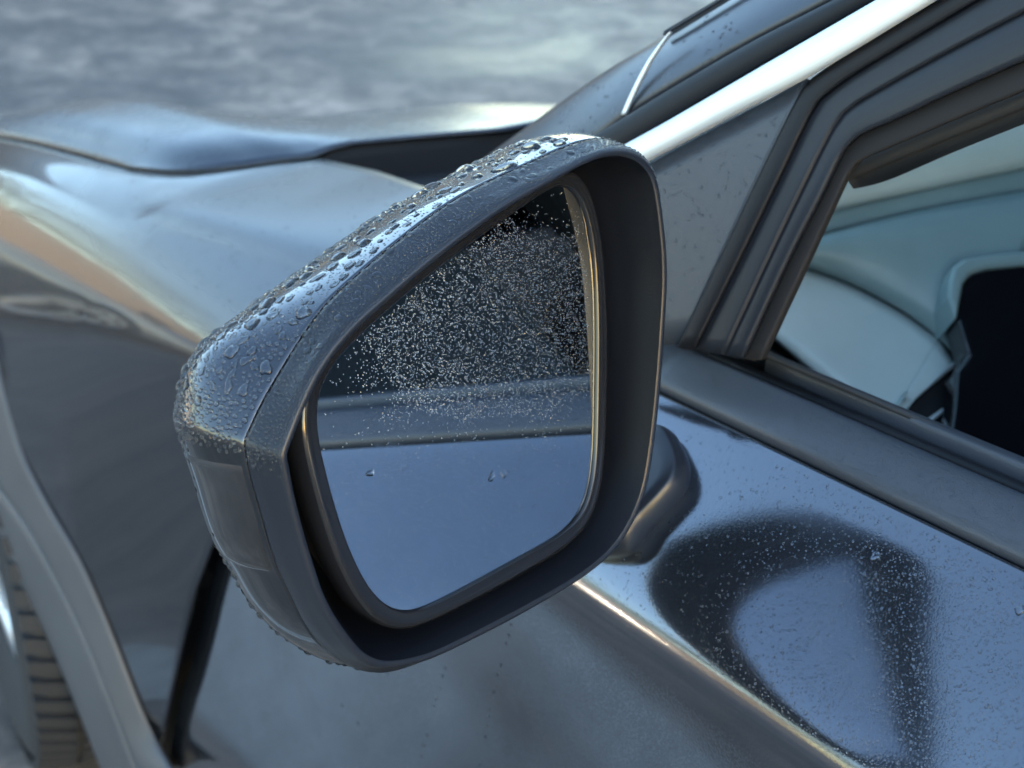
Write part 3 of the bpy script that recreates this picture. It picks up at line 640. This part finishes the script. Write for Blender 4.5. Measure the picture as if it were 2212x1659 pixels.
# foot that carries the mirror on the door shoulder
SN = unit(V3(-.64, .138, .76)); SP = V3(-.936, .05, .975)
def sh(u, v, d): return onplane(u, v, SP+SN*d, SN)
FOOT = [(1437, 926), (1466, 956), (1481, 1000), (1474, 1042), (1446, 1080), (1400, 1128), (1335, 1190)]
ft = [sh(u, v, .008) for u, v in FOOT]
def shp(x, y, d): return V3(x, y, SP[2]-(SN[0]*(x-SP[0])+SN[1]*(y-SP[1]))/SN[2])+SN*d
ft += [shp(-.995, .07, .008), shp(-.99, .11, .008), shp(-.955, .13, .008), shp(-.93, .085, .008)]
ft = catmull(np.array(ft), 90, True); fcn = ft.mean(0)
rings_ = [fcn+(ft-fcn)*k+SN*d for k, d in ((.02, .010), (.7, .010), (.92, .0096), (.955, .0082), (.98, .0050), (.995, .001), (1.0, -.003), (.99, -.006), (.98, -.008), (.975, -.016))]
grid('mirror_foot', np.array(rings_), M['surround'], mirror, closed=True)

# ================================================================== NEIGHBOURING CAR (seen mirrored in the fender)
M['silver'] = dewy_paint('silver_paint', (.50, .50, .48), metal=.5, haze=.05)
M['red_lens'] = plain('red_lens', (.35, .02, .02), .15)
M['clear_lens'] = plain('clear_lens', (.6, .62, .65), .1)
def silver_car(loc, rotz):
    c = empty('parked_hatchback', loc); c.rotation_euler.z = rotz
    tag(c, 'small silver hatchback with dark windows, mirrored in the front fender', 'car')
    def sec(half, n=40): 
        full = half+[(-x, z) for x, z in half[::-1]]; return catmull(full, n)
    Y = [-1.95, -1.85, -1.5, -.9, 0, .7, 1.2, 1.7, 1.98, 2.05]; B = [.80, .93, .96, .95, .93, .90, .86, .78, .68, .55]; Wd = [.70, .78, .84, .85, .85, .85, .83, .80, .70, .55]
    body = grid('body', np.array([[(x, y, z) for x, z in sec([(w_*.86, .22), (w_*.98, .32), (w_, .55), (w_*.97, b*.86), (w_*.88, b), (0.02, b+.03)])] for y, b, w_ in zip(Y, B, Wd)]), M['silver'], c)
    YC = [-1.80, -1.45, -.9, -.2, .35, 1.0]; HC = [.95, 1.38, 1.46, 1.47, 1.40, .92]
    cab = grid('roof', np.array([[(x, y, z) for x, z in sec([(.80, .88), (.70, (h+.9)/2+.1), (.60, h-.03), (.45, h), (.02, h+.01)])] for y, h in zip(YC, HC)]), M['silver'], c)
    for sx in (-1, 1):
        for y0, y1 in ((-1.35, -.72), (-.66, .02), (.08, .62)):
            zt = lambda y: np.interp(y, YC, HC)-.10
            xs = lambda z: sx*(.81-.20*(z-.90)/.5)
            pl = [V3(xs(.95), y0, .95), V3(xs(.95), y1, .95), V3(xs(zt(y1)), y1-.04, zt(y1)), V3(xs(zt(y0)), y0+.04, zt(y0))]
            prism('window', pl, V3(sx*.015, 0, 0), M['win_dark'], c, .004)
        prism('headlight', [V3(sx*.45, 1.99, .60), V3(sx*.70, 1.86, .62), V3(sx*.68, 1.80, .74), V3(sx*.45, 1.95, .70)], V3(0, .03, .01), M['clear_lens'], c, .01)
        prism('tail_light', [V3(sx*.55, -1.93, .70), V3(sx*.74, -1.90, .70), V3(sx*.72, -1.86, .95), V3(sx*.55, -1.90, .95)], V3(0, -.03, 0), M['red_lens'], c, .01)
        for wy in (-1.25, 1.30):
            wheel(c, V3(sx*.76, wy, .32), .32, .20, 'wheel', False, sx)
    prism('windscreen', [V3(-.62, .98, .97), V3(.62, .98, .97), V3(.52, .42, 1.36), V3(-.52, .42, 1.36)], V3(0, .02, .02), M['win_dark'], c, .004)
    prism('bumper', [V3(-.66, 2.0, .30), V3(.66, 2.0, .30), V3(.64, 1.97, .50), V3(-.64, 1.97, .50)], V3(0, .08, 0), M['trim_rough'], c, .02)
    return c
silver_car((-5.05, 7.6, 0), math.atan2(-.89, .45))

# ================================================================== WATER
def frame(n):
    n = unit(n); a = unit(np.cross(n, V3(0, 0, 1) if abs(n[2]) < .95 else V3(1, 0, 0))); return a, np.cross(n, a), n
RHO = {4: [1.0, .93, .70, .38], 3: [1.0, .86, .50]}
def dome(seg, rings, lobes, alpha=80):
    """unit drop: irregular footprint of radius 1, height 1, edge meeting the surface at a steep angle"""
    s_ = math.sin(math.radians(alpha)); c0 = math.sqrt(1-s_*s_)
    ph = np.linspace(0, 2*math.pi, seg, endpoint=False)
    r = 1+sum(a*np.cos(k*ph+p) for k, a, p in lobes)
    v = []
    for rho in RHO[rings]:
        h = (math.sqrt(max(0, 1-(rho*s_)**2))-c0)/(1-c0)
        v += [(r[i]*rho*math.cos(ph[i]), r[i]*rho*math.sin(ph[i]), h-.02 if rho == 1 else h) for i in range(seg)]
    v.append((0, 0, 1.0)); f = []
    for k in range(rings-1):
        f += [(k*seg+i, k*seg+(i+1) % seg, (k+1)*seg+(i+1) % seg, (k+1)*seg+i) for i in range(seg)]
    f += [((rings-1)*seg+i, (rings-1)*seg+(i+1) % seg, len(v)-1) for i in range(seg)]
    return np.array(v), f
def lobes(amp): return [(2, amp*rng.uniform(.2, 1), rng.uniform(0, 6.3)), (3, amp*rng.uniform(.2, .8), rng.uniform(0, 6.3)), (4, amp*.3, rng.uniform(0, 6.3))]
SMALL = [dome(9, 3, lobes(.07), a) for a in (70, 76, 82, 86)]
MID = [dome(14, 4, lobes(.12), a) for a in (66, 72, 78, 82)]
BIGM = []
for i in range(10):
    v, f = dome(22, 4, lobes(.24), rng.uniform(66, 82)); me = bpy.data.meshes.new('water_drop'); me.from_pydata(v.tolist(), [], f)
    me.materials.append(M['water']); me.polygons.foreach_set('use_smooth', [True]*len(me.polygons)); BIGM.append(me)
class Beads:                       # gathers beads, keeps them from overlapping
    def __init__(s, cell=.004): s.c = cell; s.h = {}; s.items = []
    def free(s, p, r):
        k = tuple(np.floor(p/s.c).astype(int)); m = int(math.ceil((r+s.maxr)/s.c)) if hasattr(s, 'maxr') else 1
        m = min(m, 3)
        for i in range(-m, m+1):
            for j in range(-m, m+1):
                for l in range(-m, m+1):
                    for q, rr in s.h.get((k[0]+i, k[1]+j, k[2]+l), ()):
                        d = p-q
                        if d @ d < (r+rr)**2*.92: return False
        return True
    def put(s, p, n, r, hgt, stretch=1.0, tdir=None, big=False):
        if not s.free(p, r*.5*(1+stretch)): return False
        s.maxr = max(getattr(s, 'maxr', 0), r*stretch)
        k = tuple(np.floor(p/s.c).astype(int)); s.h.setdefault(k, []).append((p, r*.5*(1+stretch)))
        s.items.append((p, n, r, hgt, stretch, tdir, big)); return True
    def build(s, name, label, cat, group=None, biglabel=None):
        V_, F_, nb = [], [], 0
        for p, n, r, h, st, td, big in s.items:
            a, b, n = frame(n)
            if td is not None:
                a = unit(td-n*(td @ n)); b = np.cross(n, a)
            else:
                q = rng.uniform(0, 6.28); a, b = a*math.cos(q)+b*math.sin(q), b*math.cos(q)-a*math.sin(q)
            if big:
                me = BIGM[rng.integers(len(BIGM))]; o = bpy.data.objects.new('water_drop', me)
                m = np.eye(4); m[:3, 0] = a*r*st; m[:3, 1] = b*r; m[:3, 2] = n*r*h; m[:3, 3] = p; o.matrix_world = Matrix(m.tolist())
                link(o); tag(o, biglabel, 'water drop', group); continue
            v, f = (MID if r > .0011 else SMALL)[rng.integers(4)]
            w_ = p+v[:, :1]*a*r*st+v[:, 1:2]*b*r+v[:, 2:3]*n*r*h
            V_.append(w_); F_ += [tuple(i+nb for i in q) for q in f]; nb += len(v)
        if V_:
            o = meshobj(name, np.concatenate(V_), F_, M['water']); tag(o, label, cat, kind='stuff')
def trimS(th, f):               # point on the outer band of the surround, f from lip to seam
    rows = TRIMG[7:14]; it = f*(len(rows)-1); i = min(int(it), len(rows)-2); g_ = it-i
    jt = ((th+math.pi)/(2*math.pi)*NT) % NT; j = int(jt); h = jt-j; k = (j+1) % NT
    return (rows[i, j]*(1-h)+rows[i, k]*h)*(1-g_)+(rows[i+1, j]*(1-h)+rows[i+1, k]*h)*g_
def trimN(th, f):
    a = trimS(th+.01, f)-trimS(th-.01, f); b = trimS(th, min(f+.05, 1))-trimS(th, max(f-.05, 0)); n = unit(np.cross(a, b)); c = trimS(th, f)
    return n if n @ (c-np.array([MC[0], .04, MC[1]])) > 0 else -n
def capdir(th, t): return unit(capS(th+.02, t)-capS(th-.02, t))
D2R = math.radians
# ---- painted cap
cb = Beads()
for k in range(900):                                        # big drops on the crown
    th, t = D2R(rng.uniform(50, 160)), rng.uniform(.03, .62)
    if sum(1 for q in cb.items) >= 175: break
    r = rng.choice([.0017, .0023, .0030, .0040, .0055], p=[.36, .28, .2, .11, .05])
    cb.put(capS(th, t), capN(th, t), r, rng.uniform(.42, .62), rng.uniform(1.0, 1.7), capdir(th, t)*math.cos(.5)+V3(0, 1, 0)*rng.uniform(-.6, .6), True)
for k in range(9000):                                       # beads crowd the outboard end and the leading ridge
    th, t = D2R(rng.uniform(40, 176)), rng.uniform(.015, .80)
    dg = math.degrees(th); e = max(np.clip((dg-132)/14, 0, 1), np.clip((t-.34)/.10, 0, 1))
    if dg > 168: e = np.clip((t-.40)/.1, 0, 1)*.8
    if rng.random() > e: continue
    cb.put(capS(th, t), capN(th, t), rng.uniform(.00075, .00155), rng.uniform(.55, .85))
for k in range(2600):                                       # fine specks between
    th, t = D2R(rng.uniform(45, 168)), rng.uniform(.02, .5)
    cb.put(capS(th, t), capN(th, t), rng.uniform(.00025, .00065), .6)
def rim_t(th):                                               # where the cap turns away from the lane side
    tt = np.linspace(.05, .9, 60); d = [abs(capN(th, t) @ unit(capS(th, t)-CAM)) for t in tt]; return tt[int(np.argmin(d))]
for k in range(70):                                         # a file of drops along the leading edge of the outer end
    th = D2R(rng.uniform(168, 242)); t = rim_t(th)-abs(rng.normal())*.045-.01
    cb.put(capS(th, t), capN(th, t), rng.uniform(.0010, .0021), rng.uniform(.5, .7), rng.uniform(1, 1.5), V3(0, 0, 1))
cb.build('cap_dew', 'small water beads crowding the painted mirror cap', 'water', 'large drops on the mirror cap', 'large clear water drop lying on the glossy mirror cap')
# ---- black surround
tb = Beads()
for k in range(260):
    th, f = D2R(rng.uniform(52, 148)), rng.uniform(.35, .97)
    if len(tb.items) >= 48: break
    tb.put(trimS(th, f), trimN(th, f), rng.uniform(.0012, .0021), rng.uniform(.45, .62), rng.uniform(1.1, 1.9), capdir(th, .0)*rng.uniform(-1, 1)+V3(0, 1, 0), True)
for k in range(15000):
    th, f = D2R(rng.uniform(30, 171)), rng.uniform(.0, 1.0)
    if math.degrees(th) > 161 and rng.random() < (math.degrees(th)-161)/9: continue
    r = rng.uniform(.00055, .0008)+.0009*f*rng.random()
    tb.put(trimS(th, f), trimN(th, f), r, rng.uniform(.75, 1.0))
tb.build('surround_dew', 'small water beads packed along the black mirror surround', 'water', 'large drops on the mirror surround', 'large clear water drop lying on the black mirror surround')
# ---- mirror glass
mb = Beads(.003)
gl2 = np.c_[(ge-gc) @ GE1, (ge-gc) @ GE2]
def inside(p, poly):
    x, y = p; c = False; j = len(poly)-1
    for i in range(len(poly)):
        if (poly[i, 1] > y) != (poly[j, 1] > y) and x < (poly[j, 0]-poly[i, 0])*(y-poly[i, 1])/(poly[j, 1]-poly[i, 1])+poly[i, 0]: c = not c
        j = i
    return c
zone = np.array([[(gl(u, v)-gc) @ GE1, (gl(u, v)-gc) @ GE2] for u, v in ((1090, 455), (1150, 520), (1245, 505), (1268, 580), (1272, 760), (1268, 840), (1180, 900), (1000, 905), (860, 880), (830, 800), (790, 730), (900, 620))])
lo, hi = gl2.min(0), gl2.max(0)
gl3 = gl2[::6]*.985
for k in range(34000):
    p2 = rng.uniform(lo, hi)
    if not inside(p2, gl3): continue
    if inside(p2, zone): r = min(.0011, .00032*math.exp(rng.normal()*.38))
    else:
        d = np.abs(zone-p2).sum(1).min()
        if rng.random() > .45*math.exp(-d/.012)+.004: continue
        r = rng.uniform(.0002, .00045)
    mb.put(gc+GE1*p2[0]+GE2*p2[1], GNM, r, rng.uniform(.5, .8))
for u, v in ((800, 1022), (1062, 1030), (1050, 1048), (815, 1015)):       # splash drops on the lower glass
    mb.put(gl(u, v), GNM, rng.uniform(.0015, .0026), .22, 1.3, GE1, True)
mb.build('glass_dew', 'fine sparkling dew beads on the mirror glass', 'water', 'splash drops on the lower mirror glass', 'flat splash drop on the lower half of the mirror glass')
# ---- door, belt and body
bpy.context.view_layer.update(); DG = bpy.context.evaluated_depsgraph_get()
def hit(u, v):
    d = Vector(unit(sight(u, v))); r = scene.ray_cast(DG, Vector(CAM), d)
    n = r[2] if r[2].dot(d) < 0 else -r[2]; return np.array(r[1]), np.array(n), r[4].name
db_ = Beads()
DRIPS = [(1104, 1350), (1099, 1372), (1093, 1390), (1082, 1436), (1074, 1458), (1066, 1495), (1057, 1534), (1055, 1547), (1052, 1567), (1048, 1592), (1037, 1651), (961, 1442), (956, 1460), (949, 1486), (942, 1509), (938, 1525), (922, 1588), (915, 1609), (911, 1633), (739, 1524), (773, 1563), (792, 1590), (837, 1455)]
for u, v in DRIPS:
    p, n, nm = hit(u, v)
    if nm.startswith('front_door'): db_.put(p, n, rng.uniform(.0009, .0014), .6, 1.2, V3(0, 0, 1), True)
for u, v, r in ((1892, 1201, .0028), (2203, 1317, .0027), (1861, 1205, .0009), (1868, 1240, .0012), (1840, 1219, .0008), (1966, 1242, .0008)):
    p, n, nm = hit(u, v); db_.put(p, n, r, .5, 1.1, V3(0, 1, 0), True)
for k in range(24000):                                      # dew on the door shoulder thickens towards the rear
    y = rng.uniform(-.42, .10); z = rng.uniform(.935, 1.016)
    if rng.random() > .10+.9*np.clip((-.02-y)/.16, 0, 1): continue
    i = np.interp(-z, -SEC[:, 1], np.arange(len(SEC))); i0 = int(i); q = SEC[i0]+(SEC[min(i0+1, 69)]-SEC[i0])*(i-i0); tg = SEC[min(i0+1, 69)]-SEC[i0]
    n = unit(V3(tg[1], 0, -tg[0])); n = n if n[2] > 0 else -n
    db_.put(V3(q[0]+float(xoff(y)), y, q[1]+float(zoff(y))), unit(n+V3(0, .14, 0)), min(.0014, .00045*math.exp(rng.normal()*.4)), .55)
MOLD = catmull([(-.928, 1.0265), (-.918, 1.0335), (-.908, 1.0385)], 30)
for k in range(6000):
    y = rng.uniform(-.42, .08); i = rng.uniform(0, 28.9); i0 = int(i); q = MOLD[i0]
    if rng.random() > .12+.88*np.clip((.0-y)/.16, 0, 1): continue
    tg = MOLD[i0+1]-MOLD[i0]; n = unit(V3(-tg[1], 0, tg[0]))
    db_.put(V3(q[0]+float(xoff(y)), y, q[1]+float(zoff(y))), unit(n+V3(0, .1, 0)), rng.uniform(.0004, .0009), .6)
db_.build('door_dew', 'fine dew beads on the door shoulder and belt moulding', 'water', 'drops on the door', 'single water drop standing on the door paint')
fb = Beads()
for k in range(1500):                                       # scattered drops on fender, hood edge and pillar
    u, v = rng.uniform(250, 1750), rng.uniform(20, 700)
    p, n, nm = hit(u, v)
    if nm.split('.')[0] in ('front_fender', 'hood', 'a_pillar', 'sail_panel'): fb.put(p, n, rng.uniform(.0005, .0013), .55)
fb.build('body_dew', 'scattered water drops on fender, hood edge and pillar', 'water')
